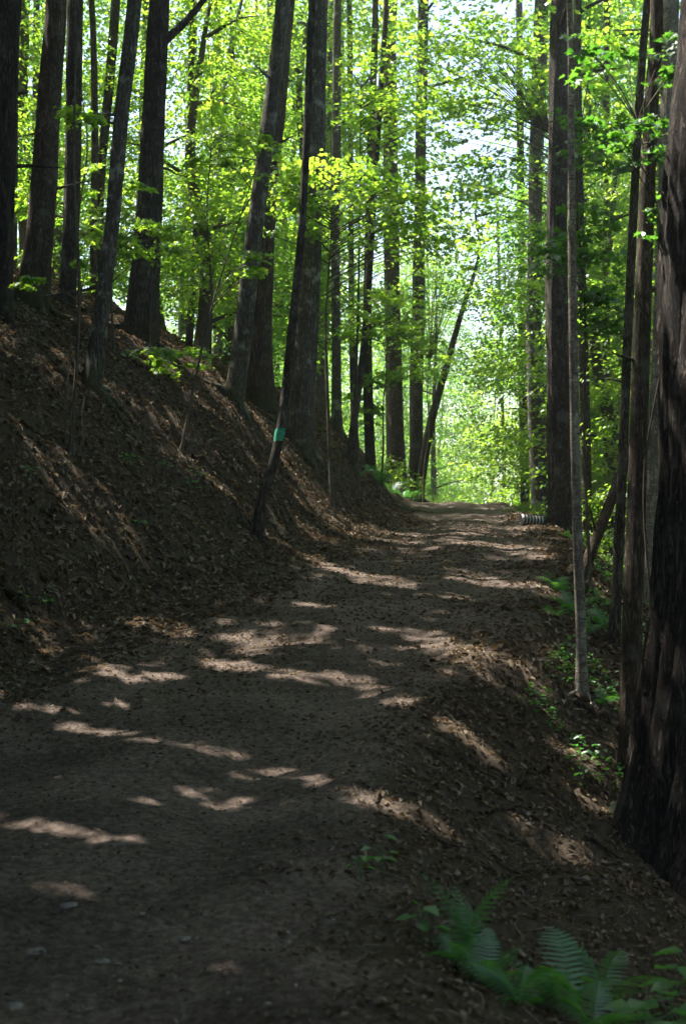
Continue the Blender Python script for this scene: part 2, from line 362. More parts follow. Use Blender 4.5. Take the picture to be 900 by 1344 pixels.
# ------------------------------------------------------------------ trees
def catmull(P, n):
    P = np.array(P, float); Q = np.vstack([2*P[0]-P[1], P, 2*P[-1]-P[-2]])
    seg = len(P)-1; t = np.linspace(0, seg-1e-6, n); i = t.astype(int); f = (t-i)[:, None]
    a, b, c, d = Q[i], Q[i+1], Q[i+2], Q[i+3]
    return .5*((2*b)+(-a+c)*f+(2*a-5*b+4*c-d)*f*f+(-a+3*b-3*c+d)*f**3)
def tube(P, rad, sides, bumps=None):
    K = len(P); T = unit(np.gradient(P, axis=0))
    ref = np.array([1.0, 0, 0]) if abs(T[:, 0]).max() < .9 else np.array([0, 1.0, 0])
    A = unit(np.cross(T, ref)); B = np.cross(T, A)
    th = np.linspace(0, 2*math.pi, sides, endpoint=False)
    rr = rad[:, None]*np.ones((1, sides))
    if bumps is not None: rr = rr*bumps
    V_ = P[:, None, :]+rr[..., None]*(np.cos(th)[None, :, None]*A[:, None, :]+np.sin(th)[None, :, None]*B[:, None, :])
    i = np.arange(K*sides).reshape(K, sides); j = np.roll(i, -1, 1)
    q = np.stack([i[:-1], j[:-1], j[1:], i[1:]], -1).reshape(-1, 4)
    return V_.reshape(-1, 3), q
def trunk_mesh(P, rad, sides, parent, mat, base_z0, flare=.55, name='trunk', moss=.9, rough=.05):
    """P world points from the root up"""
    o0 = np.array(parent.location)
    h = P[:, 2]-base_z0
    th = np.linspace(0, 2*math.pi, sides, endpoint=False)
    ph = rng.uniform(0, 6.3, 4); k = rng.integers(3, 6)
    lob = 1+.35*np.cos(k*th+ph[0])+.2*np.cos(2*th+ph[1])
    r0 = rad[0]
    fl = np.exp(-np.maximum(h, -.1)/(r0*1.6+.05))
    b = 1+flare*fl[:, None]*lob[None, :]
    b = b*(1+rough*np.cos(2*th[None]+ph[2]+h[:, None]*.8)+rough*.7*np.cos(3*th[None]+ph[3]-h[:, None]*1.7))
    if sides >= 30:
        g = np.cos(th)*3; s2 = np.sin(th)*3
        nz = vnoise(g[None]*3.2+h[:, None]*.25+ph[0]*9, s2[None]*3.2+h[:, None]*1.1+ph[1]*9, 1)+.6*vnoise(g[None]*6+ph[2]*9+h[:, None]*.6, s2[None]*6+h[:, None]*2.6, 2)
        b = b*(1+.13*nz)
    Vt, q = tube(P, rad, sides, b)
    hh = np.repeat(h, sides)
    ms = np.exp(-np.maximum(hh, 0)/(.45+rng.random()*.3))*moss
    return build(name, Vt-o0, q, mat, parent, {'moss': ms}, True)
LIMB = 0
def branch(parent, a, b, r0, r1, mat, sag=.0, sides=7, n=7, wig=.08, name='branch', under=None):
    o0 = np.array(parent.location); a = np.array(a); b = np.array(b); L = np.linalg.norm(b-a)
    m1 = a+(b-a)*.35+rng.normal(0, wig*.5, 3)*L*.5+np.array([0, 0, sag*L]); m2 = a+(b-a)*.7+rng.normal(0, wig*.5, 3)*L*.5+np.array([0, 0, sag*L*.7])
    P = catmull([a, m1, m2, b], n)
    Vt, q = tube(P, np.linspace(r0, r1, n), sides)
    return build(name, Vt-o0, q, mat, under or parent, {'moss': np.zeros(len(Vt))}, True)
def crown(parent, axis, z0, z1, rad, nb, leaf, per, mat, spr=.6, limbs=6, lmat=None, simple=True, cull=True, sy=1.0, dmin=11, keep=.1, clip=None):
    """axis(z)->point on the trunk. nb limbs of foliage between heights z0 and z1"""
    o0 = np.array(parent.location)
    zs = z0+(z1-z0)*np.sort(rng.random(nb)); az = rng.uniform(0, 6.283, nb)
    cs, rs, od = [], [], []
    for k in range(nb):
        t = (zs[k]-z0)/max(z1-z0, .1)
        L = rad*(.35+.65*math.sin(math.pi*min(1, .22+.78*t)))*rng.uniform(.6, 1.15)
        dirv = np.array([math.cos(az[k]), math.sin(az[k]), .15+.5*t*rng.random()])
        a = axis(zs[k]-.3); e = a+dirv*L
        if lmat and k % max(1, nb//limbs) == 0:
            if clear_view(e[None], dmin)[0]: branch(parent, a, a+dirv*L*.85, .035+.02*rad/3, .008, lmat, .06)
        m = max(2, int(L/spr*1.5))
        for j in range(m):
            f = .25+.75*(j+rng.random())/m
            p = a+dirv*L*f+rng.normal(0, .28*spr+.10*L, 3)*np.array([1, 1, .45])
            cs.append(p); rs.append(spr*rng.uniform(.7, 1.3)); od.append(dirv+rng.normal(0, .5, 3))
    C, U, N, sz, rn = sprays(np.array(cs), np.array(rs), np.array(od), per, leaf)
    k = clear_view(C, dmin)
    if cull: k &= lit_cull(C, keep)
    if clip is not None: k &= clip(C)
    if k.sum() < 5: return None
    return leaf_mesh('crown', C[k]-o0, U[k], N[k], sz[k], mat, parent, rn[k], simple=simple)

def listed_tree(name, label, cat, d, pts, wid, H, mat, lean_y=0.0, group=None, cz=None, cr=3.7, nb=32, leaf=.17, per=24, sides=None, flare=.2, moss=.9, limbs=5, lmat=True, simple=True, cull=True, crown_on=True):
    """pts: (px,py) from the foot upwards, at distance d; wid: widths in px at foot .. top of list"""
    x0 = (pts[0][0]-CX)/F*d; zg = float(terrain(x0, d))
    root = empty(name, (x0, d, zg), label, cat, group); wid = [q*(.9 if d > 12 else 1) for q in wid]
    P = [np.array([x0-.0, d, zg-.22])]
    rw = [wid[0]*d/F/2]
    for i, (px, py) in enumerate(pts[1:], 1):
        q = at(px, py, d); q[1] += lean_y*max(0, q[2]-zg)
        if q[2] > P[-1][2]+.25:
            P.append(q); rw.append(np.interp(i/(len(pts)-1), np.linspace(0, 1, len(wid)), wid)*d/F/2)
    dirv = unit(P[-1]-P[-2]); top = zg+H
    dirv = unit(dirv*.9+np.array([0, 0, .25]))
    z = P[-1][2]; p = P[-1].copy(); r = rw[-1]; n_up = 4
    if top > z+1:
        for k in range(n_up):
            f = (k+1)/n_up; stp = (top-z)/n_up
            p = p+dirv*stp/max(dirv[2], .3)+rng.normal(0, .12, 3)*np.array([1, 1, 0]); P.append(p.copy()); rw.append(max(.02, r*(1-f*.92)))
            dirv = unit(dirv+np.array([0, 0, .2]))
    P = np.array(P); wpx = wid[0]
    big = wpx >= 27
    n = int(np.clip(H/(.14 if big else .3), 24, 150)); sides = sides or (44 if big else (18 if wpx > 12 else 10))
    Q = catmull(P, n); Q[:, 2] = np.maximum.accumulate(Q[:, 2]+np.arange(n)*1e-4)
    zz = P[:, 2]; rad = np.interp(Q[:, 2], zz, rw)
    M_ = M[mat]
    trunk_mesh(Q, rad, sides, root, M_, zg, flare, moss=moss)
    axis = lambda z: np.array([np.interp(z, Q[:, 2], Q[:, 0]), np.interp(z, Q[:, 2], Q[:, 1]), z])
    if 14 <= wpx < 100:                                                     # surface roots running into the litter
        for k in range(int(rng.integers(3, 6))):
            az = rng.uniform(0, 6.28) if k else -.6; L_ = min(.7, rw[0]*rng.uniform(2.2, 4.5)+.15); rz_ = min(rw[0], .2)
            tt_ = np.linspace(.55, 1, 9)**1.0; rr_ = np.linspace(rw[0]*.55, rw[0]+L_, 9); aa = az+np.linspace(0, rng.normal(0, .5), 9)
            X_ = x0+np.cos(aa)*rr_; Y_ = d+np.sin(aa)*rr_
            Z_ = terrain(X_, Y_)+np.linspace(rz_*.7, -.045, 9)*np.linspace(1, .8, 9)**2
            Pr = np.stack([X_, Y_, Z_], -1); Vt, q = tube(Pr, np.linspace(rz_*.42, .012, 9), 8)
            build('root', Vt-np.array(root.location), q, M_, root, {'moss': np.full(len(Vt), moss*.75)}, True)
    vis_top = CZ+.33*d
    for _ in range(0 if wpx > 100 else int(rng.integers(1, 4)) if wpx > 9 else 1):       # dead branch stubs
        zb = rng.uniform(zg+1.2, max(zg+1.6, min(vis_top, zg+H*.6))); a_ = axis(zb); az = rng.uniform(0, 6.28); rb = float(np.interp(zb, Q[:, 2], rad)); ln = rng.uniform(.12, .75 if d > 17 else .3)
        branch(root, a_+np.array([math.cos(az), math.sin(az), 0])*rb*.6, a_+np.array([math.cos(az)*(rb+ln), math.sin(az)*(rb+ln), ln*rng.uniform(-.2, .5)]), min(.03, rb*.25), .004, M_, 0, 6, 6, .1, 'branch_stub')
    if crown_on:
        c0 = zg+(cz if cz is not None else H*.5)
        crown(root, axis, c0, zg+H, cr, nb, leaf, per, M['leaf'], limbs=limbs, lmat=M_ if lmat else None, simple=simple, cull=cull, dmin=21)
    return root, axis

LT = [
 # left bank
 ('maple_tree', 'massive dark trunk rising from the bank beside a thin grey pole tree', 18.5, [(-14, 480), (-8, 400), (4, 200), (8, 100), (12, 0)], [56, 42, 38], 18, 'bark_dark', dict(cz=8.5)),
 ('pole_tree', 'thin grey pole tree between the massive bank trunk and the mossy-footed maple', 26, [(19, 410), (21, 250), (23, 60), (24, 0)], [8, 7, 6], 12, 'bark_grey', dict(cz=7, cr=1.6, nb=14)),
 ('pole_tree', 'pale slender trunk against the sky behind the mossy-footed maple', 33, [(44, 330), (46, 200), (48, 0)], [11, 10, 9], 15, 'bark_grey', dict(cz=9, cr=2, nb=14)),
 ('maple_tree', 'thick maple on the bank with yellow-green moss at its foot and sunlit left side', 21.8, [(38, 445), (46, 370), (56, 270), (66, 130), (76, 0)], [46, 36, 32], 19, 'bark_brown', dict(cz=9, moss=1.3)),
 ('maple_tree', 'dark rough trunk just right of the mossy-footed maple', 24, [(84, 410), (92, 330), (97, 200), (100, 0)], [28, 24, 22], 18, 'bark', dict(cz=9)),
 ('pole_tree', 'narrow reddish-brown trunk behind the leaning lichened maple', 27, [(122, 405), (124, 280), (125, 150), (121, 0)], [11, 10, 9], 14, 'bark_brown', dict(cz=8, cr=1.8, nb=14)),
 ('pole_tree', 'slim dark trunk close behind the leaning lichened maple', 28.5, [(126, 400), (132, 250), (144, 120), (154, 0)], [15, 14, 13], 16, 'bark', dict(cz=9, cr=2, nb=16)),
 ('maple_tree', 'leaning lichen-blotched maple with mossy spreading foot on the leafy bank', 18.3, [(116, 548), (126, 470), (135, 400), (148, 290), (160, 150), (178, 0)], [30, 24, 21, 20], 17, 'bark_grey', dict(cz=8.5, moss=1.2)),
 ('maple_tree', 'tall straight dark trunk with a side limb forking off high up', 23.5, [(184, 458), (190, 380), (196, 280), (203, 150), (210, 0)], [52, 42, 32, 28], 20, 'bark', dict(cz=9.5)),
 ('pole_tree', 'crooked dark pole tree right of the forking trunk', 30, [(246, 455), (256, 340), (257, 250), (250, 170), (252, 20), (253, 0)], [11, 10, 9], 15, 'bark', dict(cz=9, cr=2, nb=14)),
 ('pole_tree', 'pale leaning sunlit stem between crooked pole tree and the double trunk', 32, [(263, 445), (268, 390), (285, 220), (300, 80), (318, 0)], [8, 7, 5], 13, 'bark_pale', dict(cz=8.5, cr=1.6, nb=10, moss=.2)),
 ('maple_tree', 'faint grey trunk deep in the leaves behind the pale leaning stem', 42, [(286, 470), (286, 300), (285, 100), (284, 0)], [15, 14, 12], 20, 'bark_grey', dict(cz=11, cr=2.5, nb=18)),
 ('maple_tree', 'slanting front trunk of a close pair, lichened, foot in the bank', 24, [(304, 585), (318, 450), (335, 300), (355, 150), (372, 0)], [28, 24, 22], 19, 'bark_grey', dict(cz=9, moss=1.2)),
 ('maple_tree', 'stout brown trunk half hidden behind the slanting lichened trunk, sunlit patch low down', 27, [(344, 545), (342, 420), (348, 280), (362, 140), (378, 0)], [38, 31, 30, 26], 20, 'bark_brown', dict(cz=10, moss=1.2)),
 ('maple_tree', 'broad grey furrowed trunk on the eroded mossy bank edge', 26, [(394, 596), (398, 500), (406, 360), (412, 200), (419, 0)], [38, 33, 31, 27], 21, 'bark_grey', dict(cz=10, moss=1.1)),
 ('crooked_tree', 'crooked slim tree with a green paint mark and its foot at the bank toe', 18.4, [(336, 694), (343, 655), (356, 618), (369, 560), (378, 480), (387, 390), (396, 290), (403, 160), (407, 50), (409, 0)], [17, 14, 13, 12, 11, 10], 16, 'bark', dict(cz=9, cr=2.4, nb=16, moss=.7, lmat=True)),
 ('maple_tree', 'lichen-banded straight trunk right of the broad furrowed trunk', 33, [(442, 604), (441, 450), (440, 300), (442, 130), (443, 0)], [15, 13, 12], 20, 'bark_grey', dict(cz=11)),
 ('pole_tree', 'dark curved pole tree whose foot leans out over the bank', 30, [(457, 612), (466, 540), (479, 440), (488, 290), (497, 150), (507, 0)], [13, 11, 10, 8], 16, 'bark', dict(cz=9, cr=2, nb=14)),
 ('pole_tree', 'straight pole tree standing just behind the curved dark one', 36, [(487, 590), (482, 470), (484, 300), (488, 150), (493, 0)], [15, 12, 9], 18, 'bark_brown', dict(cz=11, cr=2, nb=14)),
 ('pole_tree', 'slim trunk partly hidden between lichen-banded trunk and curved pole tree', 38, [(466, 580), (462, 450), (460, 250), (458, 0)], [10, 9, 8], 17, 'bark_grey', dict(cz=11, cr=2, nb=14)),
 ('maple_tree', 'thick short-looking trunk at the crest of the track on the left', 45, [(521, 605), (517, 500), (514, 350), (512, 150), (512, 0)], [28, 22, 20], 21, 'bark_brown', dict(cz=11, cr=2.6)),
 ('maple_tree', 'dark upright trunk at the crest that a leaning trunk springs beside', 44, [(546, 640), (546, 520), (549, 400), (552, 200), (556, 0)], [22, 18, 15], 21, 'bark', dict(cz=11, cr=2.6)),
 ('leaning_tree', 'dark trunk leaning right over the track at its crest', 43.5, [(546, 645), (562, 570), (583, 490), (604, 415), (625, 350)], [14, 12, 9, 5], 10, 'bark', dict(cz=7, cr=2, nb=12, leaf=.12)),
 # right side
 ('pole_tree', 'slim dark trunk at the crest right of the track', 46, [(689, 648), (686, 500), (684, 300), (682, 0)], [13, 12, 10], 19, 'bark', dict(cz=11, cr=2.2, nb=14)),
 ('maple_tree', 'stout dark trunk at the crest by the roadside shrubs', 38, [(710, 652), (703, 520), (701, 400), (705, 200), (712, 0)], [27, 22, 20], 21, 'bark_grey', dict(cz=11)),
 ('maple_tree', 'big furrowed trunk on the track edge behind the pale slender birch', 27, [(739, 706), (735, 560), (731, 400), (733, 200), (738, 0)], [40, 34, 31, 28], 21, 'bark', dict(cz=9.5, moss=.3)),
 ('birch_tree', 'pale slender birch on the lower slope in front of the big furrowed trunk', 13, [(763, 922), (762, 830), (757, 720), (752, 560), (748, 360), (746, 200), (742, 0)], [16, 14, 12, 9], 11, 'bark_pale', dict(cz=7, cr=1.6, nb=10, moss=.3, leaf=.1, flare=.3)),
 ('pole_tree', 'straight dark pole tree in the trees below the track', 35, [(795, 700), (795, 500), (794, 250), (796, 0)], [11, 10, 9], 18, 'bark', dict(cz=10, cr=2, nb=14)),
 ('pole_tree', 'dark slender tree on the slope between birch and brown pole tree', 15, [(803, 880), (812, 700), (820, 480), (829, 280), (838, 100), (846, 0)], [17, 14, 12, 10], 12, 'bark', dict(cz=7.5, cr=1.8, nb=12, moss=.4, leaf=.11)),
 ('pole_tree', 'smooth brown pole tree with sunlit patch beside the huge dark trunk', 11.6, [(823, 1022), (829, 850), (837, 650), (846, 380), (857, 150), (866, 0)], [28, 24, 22, 18], 13, 'bark_brown', dict(cz=7.5, cr=2, nb=12, moss=.8, leaf=.12, sides=24, flare=.3)),
 ('maple_tree', 'pale grey lichened trunk just behind the huge dark trunk', 19, [(857, 810), (861, 600), (868, 400), (873, 150), (876, 0)], [32, 26, 23], 18, 'bark_pale', dict(cz=9, moss=.5)),
 ('oak_tree', 'huge dark furrowed trunk with flaring roots at the foot of the slope', 10, [(922, 1135), (938, 1000), (953, 750), (957, 500), (960, 250), (970, 0)], [205, 184, 174, 168, 162, 152], 19, 'bark_dark', dict(cz=9, cr=3.4, nb=34, moss=.2, sides=96, flare=.45)),
 ('pole_tree', 'thin trunk glowing in the bright gap beyond the crest', 54, [(664, 640), (658, 500), (655, 380), (652, 250)], [6, 5, 4], 13, 'bark_grey', dict(cz=7, cr=1.5, nb=8, leaf=.12)),
 ('pole_tree', 'thin dark trunk beside the slender birch farther down the slope', 30, [(770, 720), (768, 560), (762, 380), (758, 200), (757, 0)], [15, 14, 12], 17, 'bark', dict(cz=9.5, cr=2, nb=12)),
]
axes = {}
rng = np.random.default_rng(11)
for i, (nm, lb, d, pts, wid, H, mt, kw) in enumerate(LT):
    kw = dict(kw)
    rt, ax = listed_tree(nm, lb, 'tree', d, pts, wid, H, mt, rng.uniform(-.03, .03), **kw)
    axes[i] = (rt, ax)
# the forked limb high on the tall straight trunk
rt, ax = axes[8]
fk = branch(rt, ax(at(219, 62, 23.5)[2]-.05), at(242, 30, 23.5), .075, .06, M['bark'], 0, 10, 6, .02)
branch(rt, at(241, 31, 23.5), at(300, -40, 23.3), .06, .03, M['bark'], 0, 10, 8, .05, 'branch_fork', fk)
# green paint mark on the crooked young tree
rt, ax = axes[15]
c0, c1 = at(366, 579, 18.4), at(370, 562, 18.4)
th = np.linspace(-1.25, 1.25, 9); zz = np.linspace(0, 1, 6)
vb = []
for t in zz:
    zc = c0[2]+(c1[2]-c0[2])*t; p = ax(zc)
    ww = 1-.25*abs(2*t-1)**3+.06*rng.normal()
    for a in th*(1+.12*rng.normal(size=9)): vb.append(p+np.array([math.sin(a*ww)*.073, -math.cos(a*ww)*.073, 0])-np.array(rt.location))
i_ = np.arange(54).reshape(6, 9)
o = build('paint_blaze', np.array(vb), np.stack([i_[:-1, :-1], i_[:-1, 1:], i_[1:, 1:], i_[1:, :-1]], -1).reshape(-1, 4), M['blaze'], rt.children[0], None, True)
o['label'] = 'green painted trail blaze'

rng = np.random.default_rng(12)
# ---- shade trees standing left of and behind the photographer, and the woods around
taken = [(np.array(axes[k][0].location)[0], np.array(axes[k][0].location)[1]) for k in axes]
def free(x, y, dm):
    return all((x-a)**2+(y-b)**2 > dm*dm for a, b in taken)
def off_tree(x, y, H, rad, nb, cz, leaf, per, mt, name, label, group):
    zg = float(terrain(x, y)); root = empty(name, (x, y, zg), label, 'tree', group)
    r0 = rng.uniform(.12, .22); n = 26
    P = [np.array([x, y, zg-.2])]
    for k in range(1, 5): P.append(np.array([x, y, zg+H*k/4])+rng.normal(0, .18, 3)*np.array([1, 1, 0]))
    Q = catmull(P, n); rad_t = r0*(1-.9*np.linspace(0, 1, n)**1.3)+.01
    trunk_mesh(Q, rad_t, 12, root, M[mt], zg)
    axis = lambda z: np.array([np.interp(z, Q[:, 2], Q[:, 0]), np.interp(z, Q[:, 2], Q[:, 1]), z])
    crown(root, axis, zg+cz, zg+H, rad, nb, leaf, per, M['canopy'], limbs=5, lmat=M[mt], dmin=34)
    return root
for (x, y) in ((-5.9, 13.8), (-4.0, 10.6)):  # two maples added out of view to shade the left bank and huge trunk
    taken.append((x, y)); off_tree(x, y, rng.uniform(12, 13), 4.2, 46, 5, .23, 27, 'bark_grey', 'maple_tree', 'tall unseen maple added to shade the bank and the huge trunk', 'maples on the hill beside the track')
cnt = 0; tries = 0
while cnt < 60 and tries < 6000:
    tries += 1
    x = rng.uniform(-19, -1.8); y = rng.uniform(-14, 27)
    if path_dist(x, y) < .9 or not free(x, y, 1.9): continue
    if y > 2 and abs(x) < .235*y+1.0: continue                    # in view only the trees listed above
    taken.append((x, y)); cnt += 1
    off_tree(x, y, rng.uniform(10, 14), *((4.6, 48) if path_dist(x, y) < 4 else (rng.uniform(2.9, 3.5), 34)), rng.uniform(3.5, 6), .23, 27, ['bark', 'bark_grey', 'bark_brown'][cnt % 3], 'maple_tree',
             'tall unseen maple added to shade the bank and the huge trunk', 'maples on the hill beside the track')
cnt = 0; tries = 0
while cnt < 32 and tries < 6000:
    tries += 1
    x = rng.uniform(1.3, 15); y = rng.uniform(-14, 32)
    if path_dist(x, y) < 1.0 or not free(x, y, 2.1): continue
    if y > 2 and abs(x) < .235*y+1.0: continue
    taken.append((x, y)); cnt += 1
    off_tree(x, y, rng.uniform(11, 15), *((4.8, 40) if path_dist(x, y) < 4 else (rng.uniform(2.8, 3.4), 24)), rng.uniform(4.5, 7), .23, 26, ['bark', 'bark_grey', 'bark_brown'][cnt % 3], 'maple_tree',
             'tall maple on the falling slope below the track', 'maples on the slope below the track')

rng = np.random.default_rng(13)
# ---- background woods: a few model trees, copied
def model_tree(H, rad, cz, nb, leaf, per, mt, lm, spr=.8):
    root = empty('forest_tree', (0, 0, 0), 'x', 'tree')
    n = 22; P = [np.array([0, 0, -.8])]
    for k in range(1, 5): P.append(np.array([0, 0, H*k/4])+rng.normal(0, .22, 3)*np.array([1, 1, 0]))
    Q = catmull(P, n); r0 = rng.uniform(.11, .2)
    trunk_mesh(Q, r0*(1-.92*np.linspace(0, 1, n)**1.2)+.01, 10, root, M[mt], 0)
    axis = lambda z: np.array([np.interp(z, Q[:, 2], Q[:, 0]), np.interp(z, Q[:, 2], Q[:, 1]), z])
    crown(root, axis, cz, H, rad, nb, leaf, per, M[lm], spr=spr, limbs=6, lmat=M[mt], simple=False, cull=False, dmin=0)
    return root
models = [model_tree(19, 3.3, 4.0, 90, .125, 44, 'bark', 'leaf'), model_tree(21, 3.5, 6.0, 84, .13, 44, 'bark_grey', 'leaf_mid'), model_tree(16, 3.0, 2.0, 84, .12, 44, 'bark_brown', 'leaf_mid'),
          model_tree(9, 2.6, 1.0, 70, .105, 38, 'bark_thin', 'leaf', .6), model_tree(6, 2.2, .4, 60, .095, 36, 'bark_thin', 'leaf_mid', .55),
          model_tree(21, 2.2, 12.5, 40, .13, 36, 'bark_grey', 'leaf')]
def copy_tree(root, loc, rz, s, label, group, name=None):
    r = root.copy(); col.objects.link(r); r.location = tuple(loc); r.rotation_euler = (0, 0, rz); r.scale = (s, s, s)
    if name: r.name = name
    tag(r, label, 'tree', group)
    for ch in root.children:
        c = ch.copy(); col.objects.link(c); c.parent = r
    return r
SHORT = ['massive bank trunk', 'thin grey pole tree', 'pale slender trunk', 'mossy-footed maple', 'dark rough trunk', 'reddish-brown trunk', 'slim dark bank trunk', 'leaning lichened maple',
  'tall forking trunk', 'crooked pole tree', 'pale leaning stem', 'faint grey trunk', 'slanting lichened trunk', 'stout brown trunk', 'broad furrowed trunk', 'paint-marked crooked tree', 'lichen-banded trunk',
  'curved dark pole tree', 'straight pole tree', 'slim hidden trunk', 'thick crest trunk', 'upright crest trunk', 'leaning crest trunk', 'slim right crest trunk', 'stout crest trunk',
  'big furrowed trackside trunk', 'pale slender birch', 'lone straight pole tree', 'dark slender slope tree', 'smooth brown pole tree', 'pale lichened trunk', 'huge dark trunk', 'thin trunk in the bright gap', 'thin dark trunk beside the birch']
assert len(SHORT) == len(LT)
KIND = ['tall full-crowned tree', 'very tall grey-barked tree', 'leafy mid-height tree', 'low bushy maple', 'small leafy maple', 'slim bare-stemmed pole tree']
def near_name(x, y):
    best = None
    for k in axes:
        l = axes[k][0].location
        if l.y < y-.5:
            dd = abs(x/y-l.x/l.y)*F+.2*(y-l.y)
            if best is None or dd < best[0]: best = (dd, k)
    return SHORT[best[1]] if best else 'track'
BGLAB = 'leafy green tree in the woods beyond the crest of the track'
SBLAB = 'leafy understorey tree in the woods behind the bank trunks'
first = [True]*len(models)
def put_model(k, x, y, label, group, s=None):
    z = float(terrain(x, y)); s = s or rng.uniform(.85, 1.2)
    if first[k]:
        first[k] = False; r = models[k]; r.location = (x, y, z); r.rotation_euler = (0, 0, rng.uniform(0, 6.28)); r.scale = (s, s, s)
        tag(r, label, 'tree', group); return r
    return copy_tree(models[k], (x, y, z), rng.uniform(0, 6.28), s, label, group)
cnt = 0; tries = 0
while cnt < 150 and tries < 9000:
    tries += 1
    y = 46+70*rng.random()**1.2; x = rng.uniform(-.32*y-3, .30*y+3)
    px = CX+x/y*F
    if not free(x, y, 2.2): continue
    if 575 < px < 690 and y < 92: continue
    if px > 560 and rng.random() < .2: continue
    if px < 330 and (y < 60 or rng.random() < .8): continue
    if path_dist(x, y) < 1.4: continue
    k = int(rng.choice(6, p=[.15, .14, .19, .17, .1, .25]))
    taken.append((x, y)); cnt += 1
    put_model(k, x, y, KIND[k]+' in the far woods behind the '+near_name(x, y), 'trees beyond the crest')
cnt = 0; tries = 0
while cnt < 38 and tries < 9000:
    tries += 1
    y = rng.uniform(28, 47); left = rng.random() < .34
    x = rng.uniform(-.24*y, edge_r(y)-track_w(y)-2.0) if left else rng.uniform(edge_r(y)+1.6, .27*y+2)
    if not free(x, y, 1.5) or path_dist(x, y) < 1.5: continue
    k = int(rng.choice([2, 3, 4, 5], p=[.2, .35, .25, .2])); taken.append((x, y)); cnt += 1
    put_model(k, x, y, KIND[k]+(' of the understorey behind the ' if left else ' below the track behind the ')+near_name(x, y), 'understorey trees behind the bank' if left else 'understorey trees below the track')

# the woods go on to both sides and behind the photographer
cnt = 0; tries = 0
while cnt < 70 and tries < 9000:
    tries += 1
    x = rng.uniform(-34, 30); y = rng.uniform(-26, 44)
    if y > -4 and abs(x) < .25*y+9: continue
    if path_dist(x, y) < 2 or not free(x, y, 2.2): continue
    taken.append((x, y)); cnt += 1
    put_model(int(rng.choice([1, 2, 3], p=[.3, .4, .3])), x, y, 'leafy tree deeper in the woods around the track', 'trees deeper in the woods')

rng = np.random.default_rng(14)
# ---- saplings and hanging sprays in view
def sapling(label, d, px, H, sprs, lean=0., r0=.018, leaf=.10, per=22, mat='leaf', name='maple_sapling', group=None, dmin=5):
    """sprs: (px, py, dd, radius) leaf sprays; each on its own twig"""
    x0 = (px-CX)/F*d; zg = float(terrain(x0, d))
    root = empty(name, (x0, d, zg), label, 'sapling', group)
    P = [np.array([x0, d, zg-.1])]
    for k in range(1, 5): P.append(np.array([x0+lean*H*(k/4)**1.3, d, zg+H*k/4])+rng.normal(0, .035*H/4+.02, 3)*np.array([1, 1, 0]))
    Q = catmull(P, 24); rad = r0*(1-.8*np.linspace(0, 1, 24))
    trunk_mesh(Q, rad, 8, root, M['bark_thin'], zg, .3, name='stem', moss=.2)
    for (sx, sy, dd, rr) in sprs:
        p = at(sx, sy, d+dd)
        zz = np.clip(p[2]-.35*abs(p[0]-x0)-.1, zg+.3, zg+H*.98)
        a = np.array([np.interp(zz, Q[:, 2], Q[:, 0]), np.interp(zz, Q[:, 2], Q[:, 1]), zz])
        tw = branch(root, a, p, max(.005, r0*.4), .003, M['bark_thin'], .05, 5, 7, .06, 'twig')
        o = unit(p-a); C_, R_, O_ = [], [], []
        for q in range(3):
            C_.append(p+rng.normal(0, rr*.35, 3)*np.array([1, 1, .3])-o*rr*q*.35); R_.append(rr*rng.uniform(.7, 1.1)); O_.append(o+rng.normal(0, .35, 3))
        C, U, N, sz, rn = sprays(np.array(C_), np.array(R_), np.array(O_), per, leaf, flat=.07, tilt=.16)
        k = clear_view(C, dmin)
        if k.sum() > 2: leaf_mesh('foliage', (C-np.array(root.location))[k], U[k], N[k], sz[k], M[mat], tw, rn[k], lobed=True, aspect=.95)
    return root
def cluster(px, py, w_, h_, n, r, dd=.7):
    return [(px+rng.uniform(-w_, w_), py+rng.uniform(-h_, h_), rng.uniform(-dd, dd), r*rng.uniform(.7, 1.3)) for _ in range(n)]
sapling('bright leafed maple sapling at the foot of the tall forking trunk', 21.5, 197, 1.6, cluster(190, 485, 35, 25, 9, .22)+cluster(250, 470, 35, 12, 5, .2), leaf=.09)
sapling('slim maple sapling with layered leaves across the tall forking trunk', 21, 150, 4.6, cluster(190, 315, 50, 28, 14, .26)+cluster(160, 260, 30, 30, 4, .2), .03, leaf=.09)
sapling('bare-stemmed sapling slanting up from the leafy bank', 19, 236, 3.8, cluster(300, 200, 60, 25, 6, .2)+cluster(335, 340, 20, 20, 3, .15), .28, .02, leaf=.08)
sapling('clump sapling with several thin upright stems on the bank', 16.2, 92, 6.2, cluster(100, 155, 25, 30, 4, .14)+cluster(60, 355, 45, 20, 3, .10), .01, .022, leaf=.07)
sapling('maple sapling with broad shelves of leaves before the broad furrowed trunk', 24.5, 436, 6.2, cluster(430, 235, 110, 30, 20, .42)+cluster(520, 290, 80, 35, 18, .42)+cluster(370, 285, 40, 40, 5, .3), 0, .03, leaf=.10)
sapling('young maple with leaf shelves right of the lichen-banded trunk', 29, 470, 8, cluster(560, 250, 80, 50, 22, .5)+cluster(520, 120, 70, 70, 18, .5)+cluster(470, 400, 40, 40, 8, .3), 0, .035, leaf=.11)
sapling('bushy maple sapling on the bank near the crest', 36, 500, 4, cluster(530, 440, 40, 60, 20, .4)+cluster(480, 520, 25, 30, 8, .3), 0, .03, leaf=.11)
sapling('leafy sapling under the leaning trunk at the crest', 41, 555, 4, cluster(560, 430, 40, 50, 14, .5)+cluster(600, 320, 50, 40, 16, .55), .05, .03, leaf=.12)
